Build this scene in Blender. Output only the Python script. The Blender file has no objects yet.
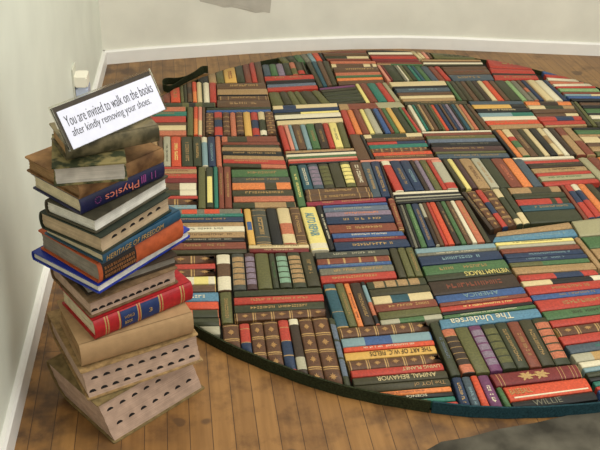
import bpy, bmesh, math, random
from mathutils import Vector, Matrix
random.seed(7)
C = bpy.context.scene.collection
S = bpy.context.scene
# ------------------------------------------------------------------ camera
F_PX, PITCH, YAW, ROLL, CH = 840.0, 0.55019732, 0.16531703, 0.04333803, 1.4
fw = Vector((math.sin(YAW)*math.cos(PITCH), math.cos(YAW)*math.cos(PITCH), -math.sin(PITCH)))
r0 = Vector((math.cos(YAW), -math.sin(YAW), 0)); u0 = r0.cross(fw)
cr = r0*math.cos(ROLL)+u0*math.sin(ROLL); cu = -r0*math.sin(ROLL)+u0*math.cos(ROLL)
cd = bpy.data.cameras.new('camera'); cam = bpy.data.objects.new('camera', cd); C.objects.link(cam)
m = Matrix((cr, cu, -fw)).transposed().to_4x4(); m.translation = Vector((0, 0, CH)); cam.matrix_world = m
cd.sensor_width = 36; cd.lens = F_PX/600*36; cd.clip_start = .05
S.camera = cam
def P(x, y, z=0.0):                      # a point of the photograph on the level plane at height z
    d = fw+cr*((x-300)/F_PX)-cu*((y-225)/F_PX)
    s = (CH-z)/-d.z
    return Vector((d.x*s, d.y*s, z))
def PY(x, y, Y):
    d = fw+cr*((x-300)/F_PX)-cu*((y-225)/F_PX); s = Y/d.y
    return Vector((d.x*s, Y, CH+d.z*s))
def PX(x, y, X):
    d = fw+cr*((x-300)/F_PX)-cu*((y-225)/F_PX); s = X/d.x
    return Vector((X, d.y*s, CH+d.z*s))
# ------------------------------------------------------------------ materials
def lin(c):
    return tuple(((v/255)/12.92 if v/255 <= .04045 else ((v/255+.055)/1.055)**2.4) for v in c)+(1,)
MC = {}
def mat(name, rgb, rough=.55, noise=.12, scale=60, spec=.35, col2=None, bump=0, thr=None):
    if name in MC: return MC[name]
    M = bpy.data.materials.new(name); M.use_nodes = True
    n, l = M.node_tree.nodes, M.node_tree.links
    b = n['Principled BSDF']; b.inputs['Roughness'].default_value = rough
    b.inputs['Specular IOR Level'].default_value = spec
    tc = n.new('ShaderNodeTexCoord'); nz = n.new('ShaderNodeTexNoise'); nz.inputs['Scale'].default_value = scale
    nz.inputs['Detail'].default_value = 5
    l.new(tc.outputs['Object'], nz.inputs['Vector'])
    rp = n.new('ShaderNodeValToRGB'); c = lin(rgb)
    a = [max(0, v*(1-noise*1.5)) for v in c[:3]]+[1]
    e = [min(1, v*(1+noise*1.5)) for v in c[:3]]+[1]
    if col2: e = lin(col2)
    t = thr or (.33, .67)
    rp.color_ramp.elements[0].position = t[0]; rp.color_ramp.elements[1].position = t[1]
    rp.color_ramp.elements[0].color = a; rp.color_ramp.elements[1].color = e
    l.new(nz.outputs['Fac'], rp.inputs['Fac']); l.new(rp.outputs['Color'], b.inputs['Base Color'])
    if bump:
        bp = n.new('ShaderNodeBump'); bp.inputs['Strength'].default_value = bump; bp.inputs['Distance'].default_value = .002
        l.new(nz.outputs['Fac'], bp.inputs['Height']); l.new(bp.outputs['Normal'], b.inputs['Normal'])
    MC[name] = M; return M
COL = {
 'r': ((186, 56, 44), 'red'), 'dr': ((122, 36, 38), 'dark red'), 'or': ((214, 74, 42), 'orange-red'), 'oo': ((224, 124, 62), 'orange'),
 'sa': ((190, 104, 76), 'salmon'), 'rb': ((128, 62, 44), 'red-brown'), 'br': ((96, 68, 46), 'brown'), 'db': ((58, 44, 34), 'dark brown'),
 'lb': ((94, 60, 38), 'brown leather'), 'tn': ((164, 132, 92), 'tan'), 'cr': ((208, 192, 152), 'cream'), 'wh': ((216, 212, 196), 'white'),
 'gy': ((112, 112, 102), 'grey'), 'dy': ((68, 72, 68), 'dark grey'), 'lg': ((168, 168, 154), 'pale grey'), 'bk': ((30, 30, 30), 'black'),
 'dg': ((54, 60, 38), 'dark green'), 'gr': ((66, 108, 66), 'green'), 'og': ((92, 94, 52), 'olive'), 'do': ((62, 60, 38), 'dark olive'),
 'te': ((34, 118, 108), 'teal'), 'tb': ((36, 82, 104), 'teal-blue'), 'nv': ((34, 54, 94), 'navy'), 'bl': ((52, 88, 158), 'blue'),
 'lc': ((118, 154, 176), 'light blue'), 'sl': ((66, 84, 104), 'slate blue'), 'mu': ((214, 168, 80), 'mustard'), 'ye': ((226, 214, 128), 'yellow'), 'sb': ((78, 132, 176), 'sky blue'),
 'cy': ((50, 140, 190), 'pale blue'), 'li': ((128, 114, 146), 'lilac'), 'pu': ((112, 58, 110), 'purple'), 'pl': ((74, 48, 50), 'plum'), 'pk': ((216, 136, 120), 'pink'),
 'mg': ((150, 40, 66), 'magenta'), 'sg': ((158, 156, 126), 'sage'), 'bg': ((92, 108, 138), 'grey-blue'), 'gd': ((176, 142, 82), 'gold'),
 'lr': ((128, 168, 116), 'light green'), 'aq': ((120, 164, 148), 'aqua')}
def tune(c):
    l_ = .3*c[0]+.59*c[1]+.11*c[2]; k = .16
    return tuple((v*(1-k)+l_*k)*w_ for v, w_ in zip(c, (.98, .95, .86)))
def cm(k):
    if k == 'gd': return mat('gilt', (172, 138, 84), .45, .15, 300, .4)
    return mat('cloth_'+COL[k][1].replace(' ', '_').replace('-', '_'), tune(COL[k][0]), .5, .15 if sum(COL[k][0]) < 430 else .05, 170, .35, bump=.08)
# ------------------------------------------------------------------ mesh helpers
def finish(name, bm, mats, parent=None, loc=None):
    me = bpy.data.meshes.new(name); bmesh.ops.recalc_face_normals(bm, faces=bm.faces); bm.to_mesh(me); bm.free()
    for q in (mats if isinstance(mats, list) else [mats]): me.materials.append(q)
    o = bpy.data.objects.new(name, me); C.objects.link(o)
    if parent: o.parent = parent
    if loc is not None: o.location = loc
    return o
def tag(o, label=None, cat=None, group=None, kind=None):
    for k, v in (('label', label), ('category', cat), ('group', group), ('kind', kind)):
        if v: o[k] = v
    return o
def empty(name, loc, mat_=None):
    o = bpy.data.objects.new(name, None); o.empty_display_size = .02; C.objects.link(o); o.location = loc
    return o
def box(bm, x0, x1, y0, y1, z0, z1, f=lambda v: v, mi=0):
    vs = [bm.verts.new(f(Vector((x, y, z)))) for z in (z0, z1) for x, y in ((x0, y0), (x1, y0), (x1, y1), (x0, y1))]
    for q in ((0, 3, 2, 1), (4, 5, 6, 7), (0, 1, 5, 4), (1, 2, 6, 5), (2, 3, 7, 6), (3, 0, 4, 7)):
        fc = bm.faces.new([vs[i] for i in q]); fc.material_index = mi
def prism(bm, pts, z0, z1, mi=0):
    a = [bm.verts.new((p[0], p[1], z0)) for p in pts]; b = [bm.verts.new((p[0], p[1], z1)) for p in pts]
    n = len(pts); bm.faces.new(a[::-1]).material_index = mi; bm.faces.new(b).material_index = mi
    for i in range(n): bm.faces.new((a[i], a[(i+1) % n], b[(i+1) % n], b[i])).material_index = mi
TXT = {}
def text_mesh(s, shear=0, thin=0):
    if (s, shear) in TXT: return TXT[(s, shear)]
    cu_ = bpy.data.curves.new('t', 'FONT'); cu_.body = s; cu_.size = 1; cu_.align_x = 'LEFT'; cu_.resolution_u = 3; cu_.extrude = .01
    cu_.space_line = 1.25; cu_.shear = shear; cu_.offset = thin
    o = bpy.data.objects.new('t', cu_); C.objects.link(o)
    dg = bpy.context.evaluated_depsgraph_get(); dg.update()
    me = bpy.data.meshes.new_from_object(o.evaluated_get(dg)); bpy.data.objects.remove(o)
    xs = [v.co.x for v in me.vertices]; ys = [v.co.y for v in me.vertices]
    TXT[(s, shear)] = (me, min(xs), max(xs), min(ys), max(ys)); return TXT[(s, shear)]
def put_text(s, origin, ux, uy, w, h, m_, parent, name='lettering', lift=.0006, shear=0, thin=0):
    """text filling w x h, origin = its lower-left corner, ux/uy unit directions (parent space)"""
    me, x0, x1, y0, y1 = text_mesh(s, shear, thin); me = me.copy(); uz = ux.cross(uy)
    for v in me.vertices:
        c = v.co.copy(); v.co = origin+ux*((c.x-x0)/(x1-x0)*w)+uy*((c.y-y0)/(y1-y0)*h)+uz*(lift+(c.z)*.02)
    me.materials.clear(); me.materials.append(m_)
    o = bpy.data.objects.new(name, me); C.objects.link(o); o.parent = parent
    return o
# ------------------------------------------------------------------ the circular carpet of books
T = .03
EC = (0.82644267*CH/1.3, 2.37022006*CH/1.3); EA, EB = 1.120*CH/1.3, 1.087*CH/1.3
def ell(a, d=0):                        # the rim, a from 0..360
    c, s = math.cos(math.radians(a)), math.sin(math.radians(a))
    vx, vy = (-0.10699547, -0.99425951), (-0.99425951, 0.10699547)
    return (EC[0]+vx[0]*c*(EA+d)+vy[0]*s*(EB+d), EC[1]+vx[1]*c*(EA+d)+vy[1]*s*(EB+d))
RIM = [ell(a, -.004) for a in range(0, 360, 4)]
def outside(p):
    dx, dy = p[0]-EC[0], p[1]-EC[1]
    a = dx*-0.10699547+dy*-0.99425951; b = dx*-0.99425951+dy*0.10699547
    return (a/(EA-.004))**2+(b/(EB-.004))**2
def clip_bm(bm, off):
    """cut a mesh along the rim (books at the rim are sawn to the circle)"""
    if not any(outside(v.co+off) > .985 for v in bm.verts): return
    cen = Vector((EC[0], EC[1], 0))
    for i in range(len(RIM)):
        a = Vector((*RIM[i], 0)); b = Vector((*RIM[(i+1) % len(RIM)], 0))
        n = Vector(((b-a).y, -(b-a).x, 0)).normalized()
        if n.dot(cen-a) > 0: n = -n
        if not any((v.co+off-a).dot(n) > 1e-6 for v in bm.verts): continue
        g = bm.verts[:]+bm.edges[:]+bm.faces[:]
        r = bmesh.ops.bisect_plane(bm, geom=g, plane_co=a-off, plane_no=n, clear_outer=True)
        ed = [e for e in r['geom_cut'] if isinstance(e, bmesh.types.BMEdge)]
        if ed:
            try: bmesh.ops.holes_fill(bm, edges=ed)
            except Exception: pass
        if not bm.verts: return
BOOKS = []        # every traced book: dict
BLK = {}
def block(phrase, d, tl, tr, br, bl, spec, T2=None):
    items = [s.strip() for s in spec.split(';') if s.strip()]
    ws = [float(i.split()[0]) for i in items]; tot = sum(ws); acc = 0
    tl, tr, br, bl = [Vector(p) for p in (tl, tr, br, bl)]
    for k, it in enumerate(items):
        f0, f1 = acc/tot, (acc+ws[k])/tot; acc += ws[k]
        if d == 'v':                    # spine runs away -> near; side a = left
            q = [tl.lerp(tr, f0), bl.lerp(br, f0), bl.lerp(br, f1), tl.lerp(tr, f1)]
        else:                           # spine runs left -> right; side a = far
            q = [tl.lerp(bl, f0), tr.lerp(br, f0), tr.lerp(br, f1), tl.lerp(bl, f1)]
        ar = abs(sum(q[i].x*q[(i+1) % 4].y-q[(i+1) % 4].x*q[i].y for i in range(4)))/2
        # part inside the frame only
        if min(p.x for p in q) > 603: ar = -1
        elif max(p.x for p in q) > 600: ar *= .6
        W = [P(p.x, p.y, T2 or T) for p in q]
        if all(outside(w) > 1.0 for w in W) and outside(sum(W, Vector())/4) > 1: continue
        tk = it.split()
        BOOKS.append(dict(q=W, area=ar, style=tk[1], arg=tk[2:], k=k, n=len(items), d=d, phrase=phrase, T=T2 or T))
exec_blocks = None
# upright rows ('v') and flat piles ('h'), traced on the photograph: far-left, far-right, near-right, near-left corner
# --- far left
block('upright row by the loose strap', 'v', (155,79),(216,82),(216.8,101.5),(157,102), '5 p sa;8 p rb;9.5 p or;3.5 p og;3 p do;5 s br.3/db.3/br.4;4.3 s or.5/oo.5;5 t cr db;.8 p dg;6 t wh gy;6.5 p r')
block('upright row beyond the brown pile', 'v', (196,66),(260,57.5),(265,82),(198,82.5), '11 p bk;8 p tn;8 p og;12.5 t mu rb;8 t dg gr;7 p rb;5.5 p r;7 p br')
block('brown pile by the left rim', 'h', (216.5,82.5),(266,81.5),(271,106.5),(217,106.5), '6 t br gd;6 p tn;1 p bk;4 g br;7 t br tn')
block('thin pile under the brown pile', 'h', (206,107),(271,105.5),(272.5,111),(206,111.5), '2.5 p dg;2.5 t bl wh')
block('lying beyond the teal book', 'h', (148,102),(216,101.5),(216.5,106),(148,107), '5 s dg.5/og.1/bk.1/og.1/dg.2')
block('flat pile right of the sign', 'h', (128,107),(187,106),(187,134.5),(128,135), '4.5 s gr.6/sa.4;4.5 p te;6 p r;3 p br;5 s dg.5/cr.5;5 p sa')
block('narrow upright row beside sign pile', 'v', (187,106),(205.3,106),(205.3,135),(187,135), '6.5 t og ye;4.5 s or.45/oo.55;4.2 s pk.5/cr.5;3 p br')
block('upright row with short mustard book', 'v', (205.5,111.8),(273,110.8),(277,134.8),(205.5,135.5), '8.5 e 5;8.5 s r.25/br.1/nv.3/r.35;7.5 e 5;6 p sa;7.5 e 5;7.5 t mu rb;7.5 s r.35/nv.35/r.3;7 s cr.35/dg.45/wh.2;9 e 5')
block('upright row with orange titled book', 'v', (152,136),(220.5,135.5),(222.3,165.5),(152,166), '6 p tn;5.5 p br;8 t lg gy;10.8 t or ye;12 t dg tn;9 t dg gd;6.5 s wh.2/lc.8;8 t nv lc;6 p sa')
block('pile below the short mustard book', 'h', (221,135.5),(277.5,135),(287.5,167.6),(222.5,165.8), '6 s sa.1/do.35/rb.55;3 p rb;3 t dk_ gd;4 p tn;4.5 t bk gd;4.3 t tn gd;4.5 t r gd;4 s do.6/sa.4'.replace('dk_', 'do'))
block('pile right of Physics book', 'h', (127,166),(197.7,165.7),(198,208),(127,208.5), '2.5 p r;4.5 t tn rb;4.5 p r;4.5 p dr;7 s br.3/wh.25/br.2/wh.25;5.5 s dg.75/wh.25;3 p r;6 e 3;4 p lc')
block('upright row with yellow-panelled book', 'v', (198,165.8),(230.7,165.5),(232.6,207.5),(198,207.5), '8 p og;8 b dg ye 1 .25 .9;4.7 t te ye;6 p rb;7.7 t rb gd')
block('pile above the AUTO REPAIR book', 'h', (230.8,168.5),(287.8,168),(297.3,206.3),(232.8,207.3), '8 p gr;6 p dy;7.3 s oo.55/do.2/oo.25;7 t do gd;6 p sa;6 s dg.35/tn.5/dg.15')
block('flat pile right of HERITAGE book', 'h', (166,208.5),(243,207.5),(247.5,252.2),(166,253.5), '5.3 s gy.2/or.2/gy.1/or.2/gy.3;3.5 t te lc;5.3 t nv tn;4.5 p tn;6 t wh gy;6.3 t tn br;4.3 t bk lg;7.5 p rb;4.5 p do')
block('upright row left of AUTO REPAIR', 'v', (243.3,207.8),(299,206.3),(308.3,243.6),(248.5,244), '7 b mu bl 1 .38 .62;14.5 g dy;10.5 p bk;12.5 s cr.45/sa.3/cr.25;10 g br')
block('thin pair above the olive-bordered row', 'h', (248,244.2),(309,243.3),(310.5,251),(248.5,251.3), '3.5 t cr br;4 t dr cr')
# --- left, near
block('single banded volume right of red spines', 'v', (215.8,253.5),(230,253),(231.8,290),(217.8,291), '14 s wh.27/br.36/wh.37')
block('single green book above gilt volumes', 'v', (219,291.5),(231.5,290.5),(233.5,322),(221.5,322.5), '12 p og')
block('pile right of royal blue book', 'h', (142,256),(215.3,254),(217.3,290.3),(142,292), '8 e 3;5.5 p r;7.5 e 3;8 s wh.7/ye.2/wh.1;7 s br.2/gd.4/br.4')
block('pile right of tan cloth book', 'h', (146,292.5),(218.3,290.8),(222,334),(148,335), '9.3 t sb wh;8 p or;8.3 s dg.33/sa.3/dg.37;8.5 s dg.33/sa.3/dg.37;9 s dg.1/lg.9')
block('banded dark upright row', 'v', (231,253),(312.3,251.3),(321.6,285.7),(233,290), '13 b dy tn 5;10.5 b pl li 5;14 p og;6.5 t dg gr;12 b dg aq 5;13.5 b dg tn 6;13 p do')
block('single book under banded dark row', 'h', (232.8,290.2),(321.8,286),(323.5,292.3),(232.8,296.5), '6 p dg')
block('pile above the big gilt volumes', 'h', (232,297),(324,293),(327.5,315.3),(234.5,321), '7.3 t r gd;8 t dg gd;8.3 e 5')
block('near gilt volumes at the rim', 'v', (222,323),(327.5,315.6),(344.5,385),(226.5,389), '17 e 4;11 s r.09/gd.01/r.21/gd.01/nv.25/gd.02/nv.2/r.21;13.5 e 4;15 e 4;11 s r.12/gd.01/r.2/gd.01/nv.21/gd.015/nv.19/r.23;10 s wh.1/db.5/lg.18/db.22;14 e 4;16.5 e 4')
block('single book right of gilt volumes', 'v', (328,316.5),(334.8,318),(351.3,386),(344.6,386), '7 b dg bg 3')
# --- centre
block('single book right of AUTO REPAIR', 'v', (315.3,205),(321.7,203.8),(335.3,248.2),(330.6,249.6), '6 t bk wh')
block('short upright row with AUTO REPAIR', 'v', (299.2,206.2),(315,205.1),(329.8,249.6),(311.6,250.4), '15 T ye cy AUTO_REPAIR .16 .7 D .2 .75')
block('single magenta spine above grey-blue pile', 'h', (305.5,201.5),(386,196.5),(387,200.6),(307.5,205.5), '4 t mg gd')
block('pair under the short banded books', 'h', (303.5,188.5),(369.5,185.5),(373.3,196.2),(307.3,201), '6 g br;6 g br')
block('upright spine left of short banded row', 'v', (288.5,164.7),(296.8,164.2),(306.6,205.2),(298.5,206), '9 t gr ye')
block('short banded upright row in centre', 'v', (297,164.3),(360.5,160.5),(369,185.2),(304,188.7), '9.5 t tb wh;10.5 b sl li 5;10.5 b do og 5;11 p do;10 b og ye 5;11.5 t br wh')
block('upright slate pair in centre', 'v', (360.5,161.3),(379.3,160),(391,195.5),(372.8,196.8), '9 t sl gd;9 t nv gd')
block('thin upright left of red-and-white book', 'v', (379.3,160),(380.8,160),(396.5,202),(391,196), '3 p db')
block('pale pile above short banded row', 'h', (284,150),(354.8,146.8),(359,160.6),(289.5,164.3), '3 p tn;1.2 p bk;2.8 t wh lg;2.5 t gr wh;2 p pk;2.5 t r wh;1.5 t bk gd')
block('upright row with short yellow book', 'v', (277,124.8),(343,121),(351,146.2),(284.5,149.5), '6.5 p r;4.5 p pk;3.5 p lc;8.3 p br;5.7 t lc wh;8.5 p gr;8.7 p db;6 p r;8.3 t ye gy;7 p og')
block('white pile above short yellow book', 'h', (271.3,105.2),(338.5,102.3),(344,121),(276.5,124.5), '4 s cr.15/nv.2/cr.65;3.5 p nv;2.2 s do.4/ye.6;5 p wh;1 p bk;4.5 p cr')
block('olive upright row in centre back', 'v', (268,91.5),(319,90),(330.7,102.5),(272,104.7), '11 p og;7.5 p do;7 p og;6 p og;12 p do;8 p og')
block('red pile above olive upright row', 'h', (264,75.7),(313,73.7),(318.6,88),(268,91), '4.5 p r;3.5 t bk lg;3.5 p bg;4 p r')
block('upright row beyond the red pile', 'v', (261.8,64.3),(303,61),(308,73.5),(264.3,75.3), '7 p sl;7 p gr;7 p li;6.5 p dg;6 s sa.5/og.5;7 s do.7/r.3;2 p do')
block('upright row with slim teal spine', 'v', (305.5,61),(328.5,60),(337.5,83.7),(319,86.3), '6 p do;5.5 p tb;6.5 t br tn;7 t do tn')
block('farthest upright row left of centre', 'v', (272,51),(318,47),(326,60),(283,63), '7.5 p og;7.5 p dg;7 p gr;6 p gy;5 p lc;6 p or;3 p bk')
block('farthest patterned pile', 'h', (318,47.5),(365.5,47),(371,60),(327,60), '4.5 t rb gd;3 t br gd;2.5 s dg.5/cr.5;2 p rb')
block('brown patterned pile far centre', 'h', (329.5,60.3),(375,60.3),(385.8,82),(338.5,84), '2.5 p sa;3 s cr.1/br.6/cr.15/br.05/cr.1;4.5 t br gd;3 p sa;2 p gr;2.5 p oo;3.3 t br tn')
block('farthest pile with black spine', 'h', (365,47.5),(407,47),(421,61.5),(373,61), '4 p bk;2.5 p wh;1.5 p rb;3 p r;3 t dr rb')
block('farthest cream upright row', 'v', (406,47),(426,48.5),(433,57.5),(419,58.3), '5 p cr;5 s tn.5/cr.5;5 p pk;4 p br')
block('farthest olive pile', 'h', (427,48.5),(466,49),(476.5,58.7),(434,58), '3 t do og;4 t og dg')
block('thin far pile with white line', 'h', (420.5,58.8),(480.5,59),(484,64.8),(424,65), '2 p tn;1 p br;2 p wh;1.5 t do og')
block('thin far pair beyond green row', 'h', (375,61.2),(421,61.2),(424,65),(377,64), '2 p rb;1.5 s tn.3/gr.7')
block('far upright row with black-green book', 'v', (376.5,64.2),(439.5,66),(452,80),(387.5,80), '4 p pk;2 p dr;12 t dg gy;3 p gy;2 p wh;4 p og;5 p dg;4 p te;4 p tb;6 p gr;8 p sl;7 p rb;6 p r')
block('far pile with slate bottom book', 'h', (440,65.8),(486,65),(495,79.3),(453,80), '3 p br;4 t br rb;5 p sl')
block('far red pile', 'h', (484,55),(526,60),(540,78.7),(495,79.5), '9 p r;4 p r;1.5 p db;4 p r')
block('cream and slate far pile', 'h', (388.5,81.5),(444.5,80),(457.5,99.8),(403,101), '4.5 p cr;2 p bk;4 t sl lc;3 p br;3 p cr;3 t tn br')
block('single brown spine above white-led row', 'h', (402.5,101),(467,100),(469,103.5),(404.5,104), '3 p do')
block('far upright row of pale-titled browns', 'v', (445,80.5),(547,79.3),(568.5,99.7),(459,100), '4 p gr;6 t do wh;6 t do wh;6 t br wh;7 t do wh;6 t db wh;6 p cr;7 p or;6 p br;12 p dg;6 p lr;7 p gy;5 s br.4/sa.2/gy.4;5 p nv;2 p tn;9 t cr bk;9 p wh;5 p nv')
block('far right pile at the rim', 'h', (537,64),(572,70),(585,83.5),(551,83), '8 s bl.4/r.6;3 p r;2.5 p wh;3 p sa')
block('far right pale pile at rim', 'h', (552,83.3),(592,82.5),(601,91),(560.5,90.5), '3 p wh;2.5 p r;4 p lr')
block('far right blue pile', 'h', (561,91),(613,91),(626,101),(572,100.3), '3 p rb;2.5 s lc.5/cr.5;3.5 p bl;3.5 p bk')
block('far right upright olive pair', 'v', (569.5,100.8),(577,101),(598,125.5),(588,125), '4 p do;4 p og')
block('far right green pile', 'h', (578,101.5),(628,101.5),(650,125.5),(598,126), '3 p br;3 p bk;5 p gr;2 p bk;4 p wh;3 p og;5 p do')
block('upright row of thin mixed spines', 'v', (407,104),(462,103.5),(479.5,128.7),(422,129.7), '5 p wh;3 p te;3 p dg;3.5 p tn;5 p br;4 p dg;3 p og;4 p or;5.5 p nv;3 p br;4 p nv;4 p li;3 p bk;5 p tb;3.5 p tn;5 p sa')
block('upright pair right of thin spines', 'v', (462.5,103.5),(469.5,103.5),(491.5,128.8),(480,129), '4 t do og;4 p br')
block('upright row below cream-ended book', 'v', (340,109.3),(404,106.3),(421.7,131.5),(349,133.7), '8 p r;7 p oo;8 p rb;5.5 t ye bk;8.5 t lg gy;2 p bk;6.5 p bl;4 p rb;5.5 p gr;6.5 p mu;9 p dg;3.5 p gr;4 p r')
block('single book with cream ends', 'h', (338,103.3),(400,100.7),(406,106.4),(340,109.2), '6 s tn.14/rb.45/sg.41')
block('upright row with yellow and teal', 'v', (355,83.3),(386,81.7),(400.5,100.5),(366,102), '4.5 t ye br;8 p rb;9.5 p te;7.5 p r;5 p sg')
block('banded pile left of yellow spine', 'h', (318.7,87.5),(354.8,84),(366,101.5),(331,104.3), '2 t pu li;2.5 p do;4 b dg aq 5;3.5 b dg oo 5;4 b dg te 6;2.5 b do tn 5')
block('patterned pile with teal spine', 'h', (362.7,134),(421.7,131.7),(435,156.3),(375.5,158.7), '4 s cr.12/dg.6/cr.28;3.5 t br gd;3 s r.5/nv.5;4 p te;4 e 6;3.5 p or;3.5 t br gd')
block('thin spine below patterned pile', 'h', (359,159.5),(438,156.8),(440,158.4),(360.5,161.5), '2 p pk')
block('upright brown pair beside patterned pile', 'v', (349,133.9),(362.5,134),(375,158.8),(358.3,159.8), '11 p br;3 t bk gd')
block('upright row right of centre', 'v', (380.5,160.3),(440.7,158.3),(459,188.3),(395.5,191), '8.5 s wh.15/r.85;10 p nv;9.5 t nv lc;4.5 p db;5 p li;7 p og;4.5 p r;10.5 s pk.1/lg.7/r.2')
block('thin magazine pile', 'h', (391.5,191.5),(459,188.5),(465.5,198.5),(397,203.2), '3 p wh;2.5 t bk wh;2 p lg;2 p bk;1.7 p gy;2 p bk')
block('long upright row below thin magazines', 'v', (397,204),(466,198.8),(491.8,241.5),(412,247.5), '3.5 p bk;3.5 t gy wh;3 p bk;7 t gr lr;9 t nv tn;4.5 s lg.35/db.65;5 p br;4 p r;7.5 p or;6.5 t db tn;6 p gr;6 t br tn;5.5 p wh;8.5 t sa gd;6 p do')
block('dark pile with grey-blue spines', 'h', (421.5,131),(491,129.3),(511.3,156.2),(437.5,157.5), '1.8 p wh;3 p rb;4 p og;4 p bg;4.5 t bk gy;5.5 p pl;2.5 p og;5 p sl')
block('upright row with bright orange book', 'v', (441.5,158.3),(522,157.3),(544,185.8),(461.5,188.3), '5 t do og;5.5 p ye;6.5 p pl;12 t tn br;9 t lg tn;11 p dg;12 t rb sa;10 p oo;10 p sl')
block('slanting gilt row below orange book', 'v', (461,191),(506.5,186.6),(531,223),(490.5,229.5), '5 p db;8.5 e 4;6.5 s r.35/nv.3/r.35;10 e 4;7 s cr.25/dg.6/cr.15;7.5 s dg.7/cr.3')
block('dark pile with teal-blue spine', 'h', (507,187),(559,185),(584.3,219.3),(530.8,223), '6 s tn.4/do.4/tn.2;5.5 t dg do;6 s r.65/dg.1/r.1/dg.15;6 p tb;12 t dg do')
block('upright row with red-navy spine', 'v', (559.5,184.3),(592,182.5),(622,214.5),(584.5,219), '4 p rb;7 s r.2/nv.35/r.45;7 s wh.2/nv.3/r.5;8 p oo;8 p do')
block('upright row with flowered tan book', 'v', (491.7,129.2),(553.3,127),(577.3,154.3),(513.5,156.2), '4 p bk;6 p oo;8 s cr.3/r.15/gr.25/tn.3;8 t br tn;6.5 p do;6 p cr;8 p bk;6 s cr.3/tn.3/cr.4;6 p wh;6.5 p db')
block('far pile with slate top', 'h', (467.5,100.2),(522.5,99.8),(545,126.8),(491.5,128.6), '3.3 p sl;4 s mu.7/bk.3;3.7 t bk cr;3.7 s lc.6/te.4;3.7 p wh;4 p or;4 p tn')
block('far mottled pile', 'h', (523,100.3),(570,100.5),(588,125),(545.5,126.5), '4 s oo.3/db.4/oo.3;4 s cr.35/dg.4/tn.25;4 t br og;3.5 s br.7/cr.3;4.5 s r.4/nv.4/r.2;4 p r;2 p tn')
block('upright tan pair near right edge', 'v', (554,126.5),(570,126.5),(597,154.7),(578,155), '7 s rb.3/tn.7;7 s tn.5/rb.5')
block('right edge green pile', 'h', (571,126.8),(630,126.5),(652,154.5),(597.5,155), '2.5 p bk;5 p gr;3 p tn;7 s cr.3/br.2/cr.5;4 p br;6 p tn;5 p og')
block('single long white spine', 'h', (511.5,157),(573,154.9),(576,157.5),(514.5,159.8), '3 p wh')
block('red pile right of orange book', 'h', (523,160.2),(578,157.8),(601,181.5),(545.5,185.3), '3.5 p r;5.5 t db og;5.5 t tn br;4 p r;5.5 t sg gr;5.5 p r')
block('upright trio at right edge', 'v', (577.5,157),(618,155.5),(644,179),(601.5,181), '6 p sg;7 p rb;14 p oo')
block('pair under the slanting gilt row', 'h', (496.5,231.5),(570,221),(579.5,235),(492,241.3), '8 p tn;9.5 t sb lc')
block('pale green book at right edge', 'h', (571,220.5),(622,214.5),(634,231.5),(580,236), '15 p sg')
block('right pile with yellow top', 'h', (494.3,242),(573,236.6),(598,268.3),(515.7,273.6), '3.5 t ye db;3.5 p lg;5.5 p rb;5.5 t nv lc;5 t nv lc;5 s og.4/gr.6;8 p tn')
block('single upright tan at right edge', 'v', (573.6,236.6),(579.5,236.3),(605,267.5),(598.6,268.3), '6 p tn')
block('mottled green pile at right edge', 'h', (580,236.3),(640,232),(666,261),(605.5,267.5), '9 t gr aq;8 p tn;7 t og gr')
block('red-blue pile near right edge', 'h', (516.5,274.2),(594,268.2),(652,313.5),(551.2,326.8), '6 s r.45/nv.35/r.2;5.5 s cr.35/bk.5/wh.15;8.5 p r;5.5 p bl;11 p r;9 t gr dg;7 p r')
block('right pile with gilt top', 'h', (551.5,327.5),(653,314.5),(684,380),(600,394), '8.5 e 5;8.5 s r.55/gd.02/nv.43;8.5 t sl te;8.3 s lg.2/gd.3/lg.5;6 p wh;4.5 p lc;5 p dg;4 t bk wh;5 p te;3.5 p r;4 p bl')
block('pile above The Undersea book', 'h', (413,248),(494.3,242),(537,306.6),(444,318.3), '5 p lc;3 t gy wh;9 t nv lc;9.5 p gr;6 T dg ye VIETNAM_TRACKS .45 .97 d .1 .9;14 t db rb;7.5 T bl lc AMERICA .3 .7 d;4 t rb gd;5 t r ye;3 p bk;3.5 t gr wh')
block('below the thin green spine', 'h', (438.3,318.9),(538,307),(543.7,316),(441,328.6), '10 T sb wh The_Undersea .1 .72 d .15 .85')
block('upright olive trio in centre', 'v', (388.7,247.7),(412.5,246.5),(424,275.8),(399,277), '8.5 p do;8 p og;8 p og')
block('pile left of upright olive trio', 'h', (313.7,252),(388,248.2),(398,277),(321.7,282.7), '6.2 t dy lg;6 s rb.15/gd.03/rb.2/gd.03/rb.2/gd.03/rb.2/gd.03/rb.2;3.7 t bl lc;7 t gy gd;7.5 t r gd')
block('single spine between grey-blue piles', 'h', (327,224),(395.5,221.5),(399,229.2),(330,232.3), '8 t rb gd')
block('lower grey-blue pile', 'h', (330,232.5),(403,229.8),(412.3,245.3),(336,249.8), '5.5 t bl wh;4 t dr gd;9 t nv gd')
block('upper grey-blue pile', 'h', (322.3,204.8),(387.5,201.3),(395,221),(326.7,223.5), '2.5 t bl wh;5 t bg lg;5 t li oo;7.5 t nv gd')
block('upright red-brown beside grey-blue piles', 'v', (387.3,197),(393.8,196.5),(405,228.8),(398.8,229.3), '8 g rb')
block('upright row with narrow orange book', 'v', (322.5,283.6),(364.5,280.5),(380.5,323.8),(336.7,327.8), '12.5 s tb.12/gd.04/tb.5/gd.01/tb.33;8.7 p og;6 t oo rb;11.5 p db;4.5 s bk.1/lc.4/sa.3/bk.2')
block('pile right of narrow orange book', 'h', (365.2,281),(425,275.8),(444.5,317.5),(381.5,324.5), '7.3 b dg tn 4;7 p do;8 s cr.3/tb.3/cr.4;7.5 t rb gd;7.5 p og;5 s lg.3/gr.4/lg.3')
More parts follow.
